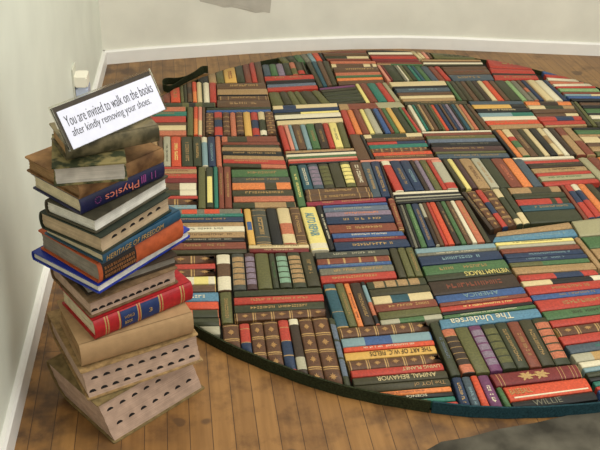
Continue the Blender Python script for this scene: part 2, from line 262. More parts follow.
block('near ANIMAL BEHAVIOR pile', 'h', (337,328),(427,320.2),(462.3,412),(362,420.5), '9.5 e 5;9 s lc.25/bl.3/lc.45;5 t or wh;8 T mu db THE_ART_OF_W.C._FIELDS .27 .95 d;9.7 e 5;7.3 T r cr LIVING_PLANET .55 .96 d .3 .75;7.7 T do cr ANIMAL_BEHAVIOR .25 .88 d .2 .8;7.8 T do tn The_JOY_of .62 .95 d .2 .85;5.3 t oo rb;4.5 T bk wh SCIENCE .5 .72 d;5 p te;12 p r')
block('single dark upright right of ANIMAL BEHAVIOR', 'v', (428.7,321),(438,319.6),(461.5,374),(451,375.2), '9 t dg bg')
block('upright row under The Undersea', 'v', (440.7,329),(546.5,315.8),(572,362.7),(463,374), '12.5 s sa.17/gd.01/db.12/gd.01/db.12/gd.01/db.12/gd.01/db.12/gd.01/db.12/sa.18;13.5 p og;12 b pu li 5;13.5 b dg og 5;11.5 p dg;11.5 p rb;12.5 p do;15 b dg sa 5')
block('near rim row with purple book', 'v', (451.3,376.5),(488,373.7),(507.5,413),(463,415), '9.8 t nv gd;8.8 t sl lc;7.3 p or;11 t pu wh')
block('short green stub left of WILLIE', 'v', (496,387),(501.5,386.6),(515,411),(509,413), '9 p gr')
block('large gilt-ornamented rim pair', 'h', (488.3,373.8),(577,363),(584,376),(496,386.3), '13 o dr')
block('near rim pair BASEBALL and WILLIE', 'h', (501.7,386.7),(586.5,376.5),(599.5,398.5),(515,410.5), '14.5 T or gd BASEBALL .04 .3 u .25 .62;9 T bk gy WILLIE .24 .58 u .2 .85')

# the rest of the circle, outside the frame and behind the stack: the same weave, plainer
def filler():
    boxes = []
    for b in BOOKS: boxes.append((min(w.x for w in b['q']), max(w.x for w in b['q']), min(w.y for w in b['q']), max(w.y for w in b['q'])))
    rr = random.Random(3); c = .112
    keys = ['r', 'dg', 'br', 'og', 'nv', 'tn', 'rb', 'sa', 'do', 'cr', 'dy', 'gr', 'db', 'sl']
    for i in range(-8, 24):
        for j in range(-1, 24):
            x0, y0 = -.3+i*c, 1.3+j*c; x1, y1 = x0+c, y0+c
            if outside(((x0+x1)/2, (y0+y1)/2)) > 1.1: continue
            if any(a < x1-.012 and x0+.012 < b_ and c_ < y1-.012 and y0+.012 < d_ for a, b_, c_, d_ in boxes): continue
            n = 4; v = ((i//2+j//2) % 2 == 0)
            for k in range(n):
                f0, f1 = k/n, (k+1)/n
                if v: q = [(x0+c*f0, y1), (x0+c*f0, y0), (x0+c*f1, y0), (x0+c*f1, y1)]
                else: q = [(x0, y1-c*f0), (x1, y1-c*f0), (x1, y1-c*f1), (x0, y1-c*f1)]
                BOOKS.append(dict(q=[Vector((*p, T)) for p in q], area=-1, style='p', arg=[keys[rr.randrange(14)]], k=k, n=n, d='v' if v else 'h', phrase='', T=T))
filler()
# ------------------------------------------------------------------ build books
def parse(b):
    """-> segments [(end fraction, colour key)], description, kind name"""
    st, a = b['style'], b['arg']
    if st == 'e':
        n = int(a[0]) if a else 4
        seg = []; w = 1/n
        for i in range(n):
            seg += [(i*w+.045*w, 'gd'), (i*w+.11*w, 'lb'), (i*w+.15*w, 'gd'), (i*w+.98*w, 'lb')]
        seg.append((1, 'lb'))
        return seg, 'gilt brown leather volume', 'encyclopedia_volume'
    if st == 's':
        seg = []; acc = 0; parts = [x.split('.', 1) for x in a[0].split('/')]
        tt = sum(float('.'+p[1]) for p in parts)
        for c, f in parts: acc += float('.'+f)/tt; seg.append((acc, c))
        seg[-1] = (1, seg[-1][1]); cs = []
        for _, c in seg:
            if c != 'gd' and COL[c][1] not in cs: cs.append(COL[c][1])
        return seg, ' and '.join(cs[:2])+' sectioned book', 'book'
    c = a[0]
    if st == 'b': return [(1, c)], '%s book with %s panels' % (COL[c][1], COL[a[1]][1]), 'book'
    if st == 't': return [(1, c)], '%s book with %s lettering' % (COL[c][1], COL[a[1]][1]), 'book'
    if st == 'o': return [(.06, c), (.066, 'gd'), (.10, c), (.106, 'gd'), (.76, c), (.766, 'gd'), (.8, c), (.806, 'gd'), (.9, c), (.906, 'gd'), (.94, c), (.946, 'gd'), (1, c)], '%s book with gilt scrollwork' % COL[c][1], 'book'
    if st == 'g': return [(.05, c), (.062, 'gd'), (.2, c), (.21, 'gd'), (.8, c), (.81, 'gd'), (.94, c), (.952, 'gd'), (1, c)], '%s book with gilt lines' % COL[c][1], 'book'
    if st == 'T' and a[2].startswith('AUTO'): return [(.85, c), (.97, 'wh'), (1, c)], 'yellow book titled AUTO REPAIR', 'book'
    if st == 'T': return [(1, c)], '%s book titled %s' % (COL[c][1], a[2].replace('_', ' ')), 'book'
    return [(1, c)], '%s book' % COL[c][1], 'book'
def add_book(bm, b, off, mats, rnd, lod=0):
    q = [Vector((w.x, w.y, 0))-Vector((off.x, off.y, 0)) for w in b['q']]
    seg, _, _ = parse(b)
    wid = ((q[3]-q[0]).length+(q[2]-q[1]).length)/2; ln = (q[1]-q[0]).length
    gi = min(.0013, wid*.07)/wid; e0, e1 = rnd.uniform(.002, .022), rnd.uniform(.002, .022)
    crown = min(.16*wid, .0032); Z = b['T']+rnd.uniform(-.0012, .0008)
    prof = [(0, -1), (0, -crown), (.13, -crown*.35), (.5, 0), (.87, -crown*.35), (1, -crown), (1, -1)] if not lod else [(0, -1), (0, -crown), (.5, 0), (1, -crown), (1, -1)]
    ss = [(0, seg[0][1], .0018), (.012, seg[0][1], 0)]
    last = 0
    for f, c in seg:
        if f > .985: f = 1
        ss.append((f, c, 0))
    ss[-1] = (.988, ss[-1][1], 0); ss.append((1, ss[-2][1], .0018))
    rings = []
    for s, c, dz in ss:
        s2 = e0+(1-e0-e1)*s; ring = []
        for t, z in prof:
            t2 = gi+(1-2*gi)*t
            p = q[0].lerp(q[1], s2).lerp(q[3].lerp(q[2], s2), t2)
            ring.append(bm.verts.new((p.x, p.y, (Z+z-dz if z > -1 else .0065)-off.z)))
        rings.append(ring)
    def mi(c):
        m_ = cm(c)
        if m_ not in mats: mats.append(m_)
        return mats.index(m_)
    for i in range(len(rings)-1):
        a, r = rings[i], rings[i+1]; c = ss[i+1][1]
        for j in range(len(prof)-1):
            fc = bm.faces.new((a[j], a[j+1], r[j+1], r[j])); fc.material_index = mi(c); fc.smooth = 0 < j < len(prof)-2
        bm.faces.new((a[0], r[0], r[-1], a[-1])).material_index = mi(c)
    bm.faces.new(rings[0]).material_index = mi(ss[0][1]); bm.faces.new(rings[-1][::-1]).material_index = mi(ss[-1][1])
    return Z, gi, e0, e1, wid, ln, crown
def ordinal(k, n, d):
    o = ['first', 'second', 'third', 'fourth', 'fifth', 'sixth', 'seventh', 'eighth', 'ninth', 'tenth']
    a, z = ('left', 'right') if d == 'v' else ('top', 'bottom')
    if n == 1: return ''
    if k == 0: return {'v': 'leftmost', 'h': 'topmost'}[d]
    if k == n-1: return {'v': 'rightmost', 'h': 'bottommost'}[d]
    if k < (n+1)//2: return '%s from %s' % (o[k], a)
    return '%s from %s' % (o[n-1-k], z)
def flat_strip(bm, f, s0, s1, t0, t1, z):
    bm.faces.new([bm.verts.new(f(s, t, z)) for s, t in ((s0, t0), (s1, t0), (s1, t1), (s0, t1))])
def solid_strip(bm, f, s0, s1, t0, t1, zf, th=.0006, n=4):
    """thin panel lying on the curved spine"""
    top, bot = [], []
    for i in range(n+1):
        t = t0+(t1-t0)*i/n; z = zf(t)
        top.append((bm.verts.new(f(s0, t, z+th)), bm.verts.new(f(s1, t, z+th))))
        bot.append((bm.verts.new(f(s0, t, z-.0004)), bm.verts.new(f(s1, t, z-.0004))))
    for i in range(n):
        bm.faces.new((top[i][0], top[i][1], top[i+1][1], top[i+1][0]))
        bm.faces.new((bot[i][0], bot[i+1][0], bot[i+1][1], bot[i][1]))
        bm.faces.new((top[i][0], top[i+1][0], bot[i+1][0], bot[i][0])); bm.faces.new((top[i][1], bot[i][1], bot[i+1][1], top[i+1][1]))
    bm.faces.new((top[0][0], bot[0][0], bot[0][1], top[0][1])); bm.faces.new((top[-1][0], top[-1][1], bot[-1][1], bot[-1][0]))
BOOKS.sort(key=lambda b: -b['area'])
LIMIT = 284
labels = {}
stuff_bm = bmesh.new(); stuff_m = []
vis = [b for b in BOOKS if b['area'] > 0]
print('books traced', len(BOOKS), 'in frame', len(vis))
for idx, b in enumerate(BOOKS):
    rnd = random.Random(idx*13+5)
    if idx >= LIMIT or b['area'] < 0:
        bm = bmesh.new(); add_book(bm, b, Vector((0, 0, 0)), stuff_m, rnd, 1); clip_bm(bm, Vector((0, 0, 0)))
        tmp = bpy.data.meshes.new('t'); bm.to_mesh(tmp); bm.free(); stuff_bm.from_mesh(tmp); bpy.data.meshes.remove(tmp)
        continue
    off = sum(b['q'], Vector())/4; off.z = .006
    bm = bmesh.new(); mats = []
    Z, gi, e0, e1, wid, ln, crown = add_book(bm, b, off, mats, rnd)
    clip_bm(bm, off)
    if len(bm.verts) < 4: bm.free(); continue
    seg, desc, nm = parse(b)
    o = finish(nm, bm, mats, None, off)
    od = ordinal(b['k'], b['n'], b['d'])
    lab = (desc+(', '+od if od else '')+', '+b['phrase'])
    tag(o, lab, 'book', 'books set spine up in the round floor mosaic')
    labels.setdefault(lab, []).append(o)
    q = [Vector((w.x, w.y, 0))-Vector((off.x, off.y, 0)) for w in b['q']]
    def fp(s, t, z):
        s2 = e0+(1-e0-e1)*s; t2 = gi+(1-2*gi)*t
        p = q[0].lerp(q[1], s2).lerp(q[3].lerp(q[2], s2), t2); return Vector((p.x, p.y, z-off.z))
    def zc(t):
        t = min(max(t, 0), 1); a = abs(t-.5)
        return Z-(crown*.35*a/.37 if a < .37 else crown*(.35+.65*(a-.37)/.13))
    def clipped_child(name, bm, m_):
        clip_bm(bm, off)
        if len(bm.faces) < 1: bm.free(); return None
        return finish(name, bm, m_, o)
    st, a = b['style'], b['arg']
    if st == 'b':
        n = int(a[2]) if len(a) > 2 else 5
        for i in range(n):
            s0 = .1+.8*i/n; s1 = s0+.8/n-.02; bm = bmesh.new()
            if len(a) > 4: s0, s1 = float(a[3]), float(a[4])
            solid_strip(bm, fp, s0+.012, s1, .05 if n > 1 else .15, .95 if n > 1 else .85, zc)
            c_ = clipped_child('spine_label', bm, cm(a[1]))
            if c_: c_['label'] = '%s spine panel' % COL[a[1]][1]
    if st == 'p' and a[0] not in ('wh', 'bk') and b['area'] > 55 and rnd.random() < .55: st = 't'; a = [a[0], 'mg_']
    if st in 't' or (st == 'g' and wid > .02):
        gl = 'gd' if st == 'g' else a[1]; s0 = rnd.uniform(.15, .3) if st == 't' else .27; s1 = rnd.uniform(.7, .88) if st == 't' else .73
        bm = bmesh.new(); s = s0; sh = wid*.42/ln*.75
        lo, hi = (.35, .66)
        while s < s1:
            w = rnd.uniform(.5, 1.0)*sh*.8
            k = rnd.random()
            if k < .12: s += w; continue
            if k < .5:
                solid_strip(bm, fp, s, s+w*.28, lo, hi, zc, .0004, 2); solid_strip(bm, fp, s+w*.28, s+w, rnd.choice((lo, hi-.1)), rnd.choice((lo, hi-.1))+.1, zc, .0004, 1) if 0 else None
                t_ = rnd.choice((lo, .46, hi-.1)); solid_strip(bm, fp, s+w*.28, s+w*.85, t_, t_+.1, zc, .0004, 1)
            elif k < .8:
                solid_strip(bm, fp, s, s+w*.25, lo, hi, zc, .0004, 2); solid_strip(bm, fp, s+w*.55, s+w*.8, lo, hi, zc, .0004, 2)
            else:
                solid_strip(bm, fp, s, s+w*.8, lo, lo+.1, zc, .0004, 1); solid_strip(bm, fp, s, s+w*.8, hi-.1, hi, zc, .0004, 1)
            s += w*1.15
        if len(bm.faces) < 60: bm.free(); continue
        clipped_child('lettering', bm, mat('dull_gilt', (150, 122, 78), .5, .1, 300, .3) if gl == 'mg_' else cm(gl))
    if st == 'o':
        for sm_, hs_ in ((.38, .1), (.55, .1)):
            bm = bmesh.new(); top = []; bot = []; N_ = 40
            for k in range(N_):
                an = 2*math.pi*k/N_; rr_ = .72+.2*math.cos(6*an)+.16*math.sin(10*an); s_, t_ = sm_+hs_*rr_*math.cos(an), .5+.36*rr_*math.sin(an)
                top.append(bm.verts.new(fp(s_, t_, zc(t_)+.0006))); bot.append(bm.verts.new(fp(s_, t_, zc(t_)-.0005)))
            ct, cb = bm.verts.new(fp(sm_, .5, zc(.5)+.0008)), bm.verts.new(fp(sm_, .5, zc(.5)-.0005))
            for k in range(N_):
                k2 = (k+1) % N_; bm.faces.new((ct, top[k], top[k2])); bm.faces.new((cb, bot[k2], bot[k])); bm.faces.new((top[k], bot[k], bot[k2], top[k2]))
            clipped_child('gilt_ornament', bm, cm('gd'))
    if st == 'T' and a[2] == 'BASEBALL':
        bm = bmesh.new(); solid_strip(bm, fp, .06, .96, .78, .87, zc, .0006, 2); clipped_child('white_stripe', bm, cm('wh'))
    if st == 'e' and b['area'] > 60:
        n = int(a[0]) if a else 4
        for i in range(n):
            sm_ = (i+.57)/n; hs_ = .2/n; bm = bmesh.new(); top = []; bot = []
            for k in range(16):
                an = math.pi*k/8; rr_ = (1, .55, .8, .5)[k % 4]*(1+.12*math.sin(k*3+i)); s_, t_ = sm_+hs_*rr_*math.cos(an), .5+.24*rr_*math.sin(an)
                top.append(bm.verts.new(fp(s_, t_, zc(t_)+.0005))); bot.append(bm.verts.new(fp(s_, t_, zc(t_)-.0004)))
            ct, cb = bm.verts.new(fp(sm_, .5, zc(.5)+.0006)), bm.verts.new(fp(sm_, .5, zc(.5)-.0004))
            for k in range(16):
                k2 = (k+1) % 16; bm.faces.new((ct, top[k], top[k2])); bm.faces.new((cb, bot[k2], bot[k])); bm.faces.new((top[k], bot[k], bot[k2], top[k2]))
            clipped_child('gilt_ornament', bm, mat('worn_gilt', (158, 120, 72), .5, .15, 300, .3))
    if st == 'T':
        # T base colour-of-text WORDS orientation(s0,s1,flip, t0,t1)
        words = a[2].replace('_', ' '); s0, s1 = float(a[3]), float(a[4]); flip = a[5]; t0, t1 = (float(a[6]), float(a[7])) if len(a) > 7 else (.22, .8)
        p00, p10, p01 = fp(s0, t1, 0), fp(s1, t1, 0), fp(s0, t0, 0)
        zt = zc(.5)-off.z+0
        if flip == 'u':   # upright seen from the camera: baseline on the near side, reads along s
            org, ux, uy = p00, (p10-p00), (p01-p00)
        elif flip == 'd': # upside down: starts at far end of s, up towards near side
            org, ux, uy = fp(s1, t0, 0), fp(s0, t0, 0)-fp(s1, t0, 0), fp(s1, t1, 0)-fp(s1, t0, 0)
        elif flip == 'D': # vertical book, reads towards the camera, letters' top to the right
            org, ux, uy = fp(s0, t0, 0), fp(s1, t0, 0)-fp(s0, t0, 0), fp(s0, t1, 0)-fp(s0, t0, 0)
        w, h = ux.length, uy.length; ux = ux.normalized(); uy = uy.normalized(); org.z = zt
        put_text(words, org, ux, uy, w, h, cm(a[1]), o, lift=.0008)
for k, v in labels.items():
    n = len(k.replace(',', '').split())
    if n > 16 or n < 4 or len(v) > 1: print('LABEL', n, len(v), k)
so = finish('small_books', stuff_bm, stuff_m); tag(so, 'small distant book spines filling the far side of the round floor mosaic', 'books', kind='stuff')
# backing board + fabric rim
bm = bmesh.new(); prism(bm, [ell(a, -.006) for a in range(0, 360, 3)][::-1], .0005, .006)
tag(finish('backing_board', bm, mat('dark_board', (34, 30, 24), .8, .1)), 'thin dark round board lying under the mosaic of books', 'board')
bm = bmesh.new()
def hz(a):
    a = a % 360; k = min(max((min(a, 360-a)-80)/30, 0), 1)
    return T+.0035*(1-k)-.006*k
def band(bm, a0, a1, mi, st=2):
    prev = None; n = int((a1-a0)/st)
    for i in range(n+1):
        a = a0+(a1-a0)*i/n; wob = .0012*math.sin(a*.37)+.0008*math.sin(a*1.3)
        ring = [bm.verts.new((*ell(a, d+.001+wob), z)) for d, z in ((-.002, .001), (-.002, hz(a)), (.003, hz(a)), (.0045, .001))]
        if prev:
            for j in range(4):
                fc = bm.faces.new((prev[j], prev[(j+1) % 4], ring[(j+1) % 4], ring[j])); fc.material_index = mi
        else: bm.faces.new(ring)
        prev = ring
    bm.faces.new(prev[::-1])
rim = empty('edge_band', (EC[0], EC[1], 0)); tag(rim, 'dark green fabric band wrapped round the edge of the book mosaic', 'band')
band(bm, 10, 346, 0)
o = finish('fabric_strip', bm, mat('green_webbing', (44, 48, 30), .9, .25, 220, .1, bump=.3), rim); o.location = -rim.location
bm = bmesh.new(); band(bm, -13.8, 9.8, 0)
o = finish('fabric_strip', bm, mat('teal_webbing', (34, 60, 66), .9, .2, 220, .1, bump=.3), rim); o.location = -rim.location; o['label'] = 'dark teal fabric strip'
# loose strap at the far left of the rim
path = [(208, 73.5), (200, 74), (190, 81), (178, 84.5), (168, 85), (163.5, 87), (164.5, 91.5), (170, 92.5), (176, 89), (184, 84), (196, 78), (205, 73)]
pts = [P(*p, .0) for p in path]
bm = bmesh.new(); prev = None
sm = []
for i in range(len(pts)-1):
    p0 = pts[max(i-1, 0)]; p1, p2 = pts[i], pts[i+1]; p3 = pts[min(i+2, len(pts)-1)]
    for k in range(5):
        t = k/5; sm.append(.5*((2*p1)+(-p0+p2)*t+(2*p0-5*p1+4*p2-p3)*t*t+(-p0+3*p1-3*p2+p3)*t**3))
for i, p in enumerate(sm):
    d = (sm[min(i+1, len(sm)-1)]-sm[max(i-1, 0)]).normalized(); nrm = Vector((-d.y, d.x, 0)); lean = .012*math.sin(i*.12)
    ring = [bm.verts.new(p+nrm*(e+l)+Vector((0, 0, z))) for e, z, l in ((-.0015, .002, 0), (-.0015, .036, lean), (.0015, .036, lean), (.0015, .002, 0))]
    if prev:
        for j in range(4): bm.faces.new((prev[j], prev[(j+1) % 4], ring[(j+1) % 4], ring[j]))
    else: bm.faces.new(ring)
    prev = ring
bm.faces.new(prev[::-1])
tag(finish('loose_strap', bm, MC['green_webbing']), 'loose looped dark green strap end on the floor at the far left rim', 'strap')
# ------------------------------------------------------------------ the stack of books
def hard_book(name, label, z0, t, N, R, L, spine, cover, pages, wl=None, wr=None, shear=None, board=.0028, index=None, cat='book', rspine=True, segs=None, inset=.005, yaw=None):
    n = P(*N, z0); r = P(*R, z0); l = P(*L, z0)
    ex = (r-n); lr = wr or ex.length; ex.normalize(); ey = Vector((-ex.y, ex.x, 0)); ll = wl or (l-n).length
    root = empty(name, n); tag(root, label, cat, 'books in the tall stack')
    sh = Vector((0, 0, 0))
    if shear: sh = P(*shear, z0+t)-n; sh.z = 0
    def f(v): return ex*v.x+ey*v.y+Vector((0, 0, v.z))+sh*(v.z/t)
    e = .0006; bm = bmesh.new(); W = lr; D = ll
    def bulge(z): return (.16*t*math.sin(math.pi*min(max((z)/t, 0), 1))**.6) if rspine else 0
    zs = [e+(t-2*e)*k/10 for k in range(11)]
    # boards (slightly rounded corners via bevelled outline)
    for a, b in ((e, e+board), (t-e-board, t-e)):
        c = .002; o_ = [(c, 0), (W-c, 0), (W, c), (W, D-c), (W-c, D), (c, D), (0, D-c), (0, c)]
        lo = [bm.verts.new(f(Vector((x, y, a)))) for x, y in o_]; hi = [bm.verts.new(f(Vector((x, y, b)))) for x, y in o_]
        bm.faces.new(lo[::-1]); bm.faces.new(hi)
        for i in range(8): bm.faces.new((lo[i], lo[(i+1) % 8], hi[(i+1) % 8], hi[i]))
    cover_mats = [cover]
    cuts = [0, 1] if not segs else None
    sg = segs or [(1, cover)]
    # spine sheet with thickness
    sgn = -1 if spine == 'front' else 1; y0 = 0 if spine == 'front' else D
    xa = 0
    for fe, m_ in sg:
        if m_ not in cover_mats: cover_mats.append(m_)
        xb = W*fe; outer, inner = [], []
        for z in zs:
            outer.append([bm.verts.new(f(Vector((x, y0+sgn*bulge(z), z)))) for x in (xa, xb)])
            inner.append([bm.verts.new(f(Vector((x, y0+sgn*bulge(z)-sgn*.0025, z)))) for x in (xa, xb)])
        for k in range(10):
            for qd in ((outer[k][0], outer[k][1], outer[k+1][1], outer[k+1][0]), (inner[k][0], inner[k+1][0], inner[k+1][1], inner[k][1]),
                       (outer[k][0], outer[k+1][0], inner[k+1][0], inner[k][0]), (outer[k][1], inner[k][1], inner[k+1][1], outer[k+1][1])):
                fc = bm.faces.new(qd); fc.material_index = cover_mats.index(m_)
            
        bm.faces.new((outer[0][0], inner[0][0], inner[0][1], outer[0][1])); bm.faces.new((outer[-1][0], outer[-1][1], inner[-1][1], inner[-1][0]))
        xa = xb
    finish('cover', bm, cover_mats, root)
    # page block with slightly hollow fore edge and ends
    bm = bmesh.new(); ya, yb = (.0, D-inset) if spine == 'front' else (inset, D)
    prev = None; nz = 9
    for k in range(nz):
        z = e+board+(t-2*e-2*board)*k/(nz-1); h = math.sin(math.pi*k/(nz-1))*.0018
        j = .0004*((k*37) % 5-2)
        if spine == 'front': p = [(inset-j, -bulge(z)+.004), (W-inset+j, -bulge(z)+.004), (W-inset+j, yb-h), (inset-j, yb-h)]
        else: p = [(inset-j, ya+h), (W-inset+j, ya+h), (W-inset+j, yb+bulge(z)-.004), (inset-j, yb+bulge(z)-.004)]
        ring = [bm.verts.new(f(Vector((x, y, z)))) for x, y in p]
        if prev:
            for i in range(4): bm.faces.new((prev[i], prev[(i+1) % 4], ring[(i+1) % 4], ring[i]))
        else: bm.faces.new(ring[::-1])
        prev = ring
    bm.faces.new(prev); finish('page_block', bm, pages, root)
    if index:
        for s, zf in index:
            bm = bmesh.new(); x0 = W*s; z_ = t*zf; hw, hh = .008, .0062; ar = []
            kk = zf; hcur = .0018*math.sin(math.pi*min(max((z_-board)/(t-2*board), 0), 1))
            for k in range(9):
                a = math.pi*k/8; ar.append((x0+hw*math.cos(a), z_+hh*math.sin(a)))
            yy = inset+hcur
            A = [bm.verts.new(f(Vector((x, yy-.0006, z)))) for x, z in ar]; B = [bm.verts.new(f(Vector((x, yy+.001, z)))) for x, z in ar]
            bm.faces.new(A); bm.faces.new(B[::-1])
            for k in range(9): bm.faces.new((A[k], A[(k+1) % 9], B[(k+1) % 9], B[k]))
            o = finish('thumb_notch', bm, mat('notch_black', (22, 18, 16), .8), root)
    return root, f, W, D, t, ex, ey, bulge
def page_mat(name, rgb, edge=.35):
    M = mat(name, rgb, .85, .1, 40, .1); n, l = M.node_tree.nodes, M.node_tree.links
    tc = n.new('ShaderNodeTexCoord'); mp = n.new('ShaderNodeMapping'); mp.inputs['Scale'].default_value = (3, 3, 900)
    nz = n.new('ShaderNodeTexNoise'); nz.inputs['Scale'].default_value = 1; nz.inputs['Detail'].default_value = 3
    l.new(tc.outputs['Object'], mp.inputs['Vector']); l.new(mp.outputs['Vector'], nz.inputs['Vector'])
    b = n['Principled BSDF']; src = b.inputs['Base Color'].links[0].from_socket
    mx = n.new('ShaderNodeMix'); mx.data_type = 'RGBA'; mx.blend_type = 'MULTIPLY'; mx.inputs[0].default_value = edge
    rp = n.new('ShaderNodeValToRGB'); rp.color_ramp.elements[0].position = .35; rp.color_ramp.elements[1].position = .6; rp.color_ramp.elements[0].color = (.35, .35, .35, 1)
    l.new(nz.outputs['Fac'], rp.inputs['Fac']); l.new(src, mx.inputs[6]); l.new(rp.outputs['Color'], mx.inputs[7]); l.new(mx.outputs[2], b.inputs['Base Color'])
    return M
pg_pink = page_mat('aged_pink_pages', (186, 158, 138)); pg_white = page_mat('white_pages', (218, 214, 202)); pg_cream = page_mat('cream_pages', (206, 192, 160))
pg_brown = page_mat('brown_pages', (150, 118, 82), .5); pg_grey = page_mat('grey_pages', (138, 130, 118)); pg_tan = page_mat('tan_pages', (186, 164, 134))
tan_cover = mat('tan_buckram', (152, 124, 84), .7, .2, 70, .2)
idx1 = [(.08+.078*i, .30+.0*i) for i in range(0, 12, 1)]
idx1 = [(.13+.125*i, .33) for i in range(7)]+[(.1+.125*i, .72) for i in range(5)]
hard_book('dictionary', 'thick thumb-indexed dictionary on the floor, bottom of the leaning stack', 0.0, .105, (114.4, 444.5), (205.3, 388.4), (73, 394), 'back', mat('olive_tan_cover', (122, 104, 68), .7, .2, 60, .2), pg_pink, shear=(97, 406), index=idx1)
hard_book('dictionary', 'thick thumb-indexed dictionary lying second from the bottom of the stack', .106, .071, (88, 401.6), (203.5, 361), (59, 338), 'back', tan_cover, pg_pink, shear=(80.5, 373), index=[(.06+.095*i, .2) for i in range(10)]+[(.1+.098*i, .6) for i in range(9)])
hard_book('book', 'thick plain tan cloth book, third from the bottom of the stack', .178, .060, (81.4, 366.4), (192.5, 332.7), (58.7, 321.7), 'front', mat('tan_cloth', (172, 140, 102), .75, .05, 50, .15, bump=.1), pg_brown)
RD = mat('red_leather', (168, 30, 36), .45, .12, 80, .4); BLM = mat('blue_label', (26, 48, 96), .5, .1, 80, .4); GD = cm('gd')
rt, f, W, D, t, ex, ey, bulge = hard_book('encyclopedia_volume', 'red volume with blue gilt-edged spine panels above the plain tan book', .239, .050, (94.6, 339.5), (191.4, 299), (58.7, 304.7), 'front', RD, pg_cream,
   segs=[(.10, RD), (.112, GD), (.125, RD), (.137, GD), (.235, RD), (.25, GD), (.42, RD), (.432, GD), (.445, RD), (.457, GD), (.64, RD), (.655, GD), (.67, RD), (.682, GD), (.87, RD), (.885, GD), (.9, RD), (.91, GD), (1, RD)])
for x0, x1, s0, w_, tx in ((.255, .42, .285, .1, 'WORLD\nBOOK'), (.457, .64, .53, .035, '3')):
    bm = bmesh.new(); nn_ = 8; A = []
    for k in range(nn_+1):
        z = t*(.06+.88*k/nn_); A.append([bm.verts.new(f(Vector((W*x, -bulge(z)-dy_, z)))) for x, dy_ in ((x0, .0006), (x1, .0006), (x1, -.0005), (x0, -.0005))])
    for k in range(nn_):
        for j in range(4): bm.faces.new((A[k][j], A[k][(j+1) % 4], A[k+1][(j+1) % 4], A[k+1][j]))
    bm.faces.new(A[0]); bm.faces.new(A[-1][::-1])
    lb_ = finish('spine_label', bm, BLM, rt); lb_['label'] = 'blue spine panel with gilt lettering'
    o1 = f(Vector((W*s0, -bulge(t*.5), t*(.3 if len(tx) > 1 else .42)))); put_text(tx, o1, ex, Vector((0, 0, 1)), W*w_, t*(.42 if len(tx) > 1 else .2), GD, lb_, lift=.0014)
hard_book('dictionary', 'pinkish thumb-indexed dictionary resting on the red and blue volume', .290, .042, (90.9, 318.6), (178.6, 282.7), (55, 281), 'back', mat('dark_tan_cover', (120, 96, 70), .7, .2, 60, .2), pg_pink, wl=.18, index=[(.06+.082*i, .25) for i in range(11)])
hard_book('book', 'thin grey-paged book with dark brown covers under the bright blue book', .333, .024, (87, 296), (178, 264), (52, 270), 'back', mat('dark_brown_cover', (60, 48, 36), .6), pg_grey, wl=.16)
hard_book('book', 'wide bright royal blue book with white pages under the orange book', .358, .023, (99, 294.4), (190.7, 237), (30, 262), 'back', mat('royal_blue_cover', (24, 48, 150), .4, .06, 80, .4), pg_white, inset=.004)
OR = mat('orange_cover', (176, 84, 46), .6, .12, 60, .3); BK = mat('black_label', (34, 28, 24), .6)
rt, f, W, D, t, ex, ey, bulge = hard_book('book', 'thick orange-brown book with black spine panel on the bright blue book', .382, .049, (98, 283.4), (181.5, 237.5), (33, 253), 'front', OR, pg_grey, segs=[(.04, OR), (.42, BK), (1, OR)])
for k in range(9):
    pass
tl = mat('tan_lettering', (128, 86, 52), .6)
for (s0, w_, zf, hf, tx) in ((.07, .32, .55, .3, 'IIIIIIIIIIIIIIIIII'),):
    bm = bmesh.new()
    for r_ in range(3):
        x = .06
        while x < .4:
            w1 = random.uniform(.008, .02); box(bm, W*x, W*(x+w1), -bulge(t*.5)-.0012, -bulge(t*.5)+.003, t*(.22+.2*r_), t*(.22+.2*r_+.12), f); x += w1+random.uniform(.004, .012)
    finish('lettering', bm, tl, rt)
TLC = mat('dark_teal_cover', (30, 72, 96), .45, .1, 70, .4)
rt, f, W, D, t, ex, ey, bulge = hard_book('book', 'dark teal book titled HERITAGE OF FREEDOM lying on the orange book', .432, .025, (102.7, 264.3), (179.7, 219.6), (36, 238.7), 'front', TLC, pg_cream)
put_text('HERITAGE OF FREEDOM', f(Vector((W*.03, -bulge(t*.5), t*.25))), ex, Vector((0, 0, 1)), W*.73, t*.46, cm('gd'), rt, lift=.001, shear=.2)
hard_book('dictionary', 'grey-brown thumb-indexed book with dark green covers above the teal book', .458, .042, (102.7, 255.2), (172.3, 211), (38.5, 231.3), 'back', mat('green_black_cover', (44, 52, 42), .6), pg_tan, index=[(.2+.125*i, .45) for i in range(6)])
hard_book('book', 'white-paged book with dark olive-grey cover directly under the Physics book', .501, .034, (96, 234.3), (169.4, 189.2), (43.3, 216.7), 'back', mat('olive_grey_cover', (74, 70, 56), .7, .15, 50, .2), pg_white)
NV = mat('physics_navy', (28, 30, 68), .42, .08, 80, .4)
rt, f, W, D, t, ex, ey, bulge = hard_book('book', 'navy Physics book lying upside down in the upper half of the stack', .536, .038, (80, 215), (163.2, 176.5), (33, 198.5), 'front', NV, pg_cream, wl=.155)
zb = Vector((0, 0, -1)); yb = bulge(t*.5)
pk = mat('physics_pink', (206, 120, 100), .5); pp = mat('physics_purple', (140, 70, 130), .5)
put_text('Physics', f(Vector((W*.67, -yb, t*.76))), -ex, zb, W*.40, t*.56, pk, rt, lift=.001)
put_text('11', f(Vector((W*.88, -yb, t*.72))), -ex, zb, W*.055, t*.42, pp, rt, lift=.001)
bm = bmesh.new()
for x0, x1 in ((.70, .712), (.725, .737), (.745, .757)): box(bm, W*x0, W*x1, -yb-.001, -yb+.004, t*.3, t*.75, f)
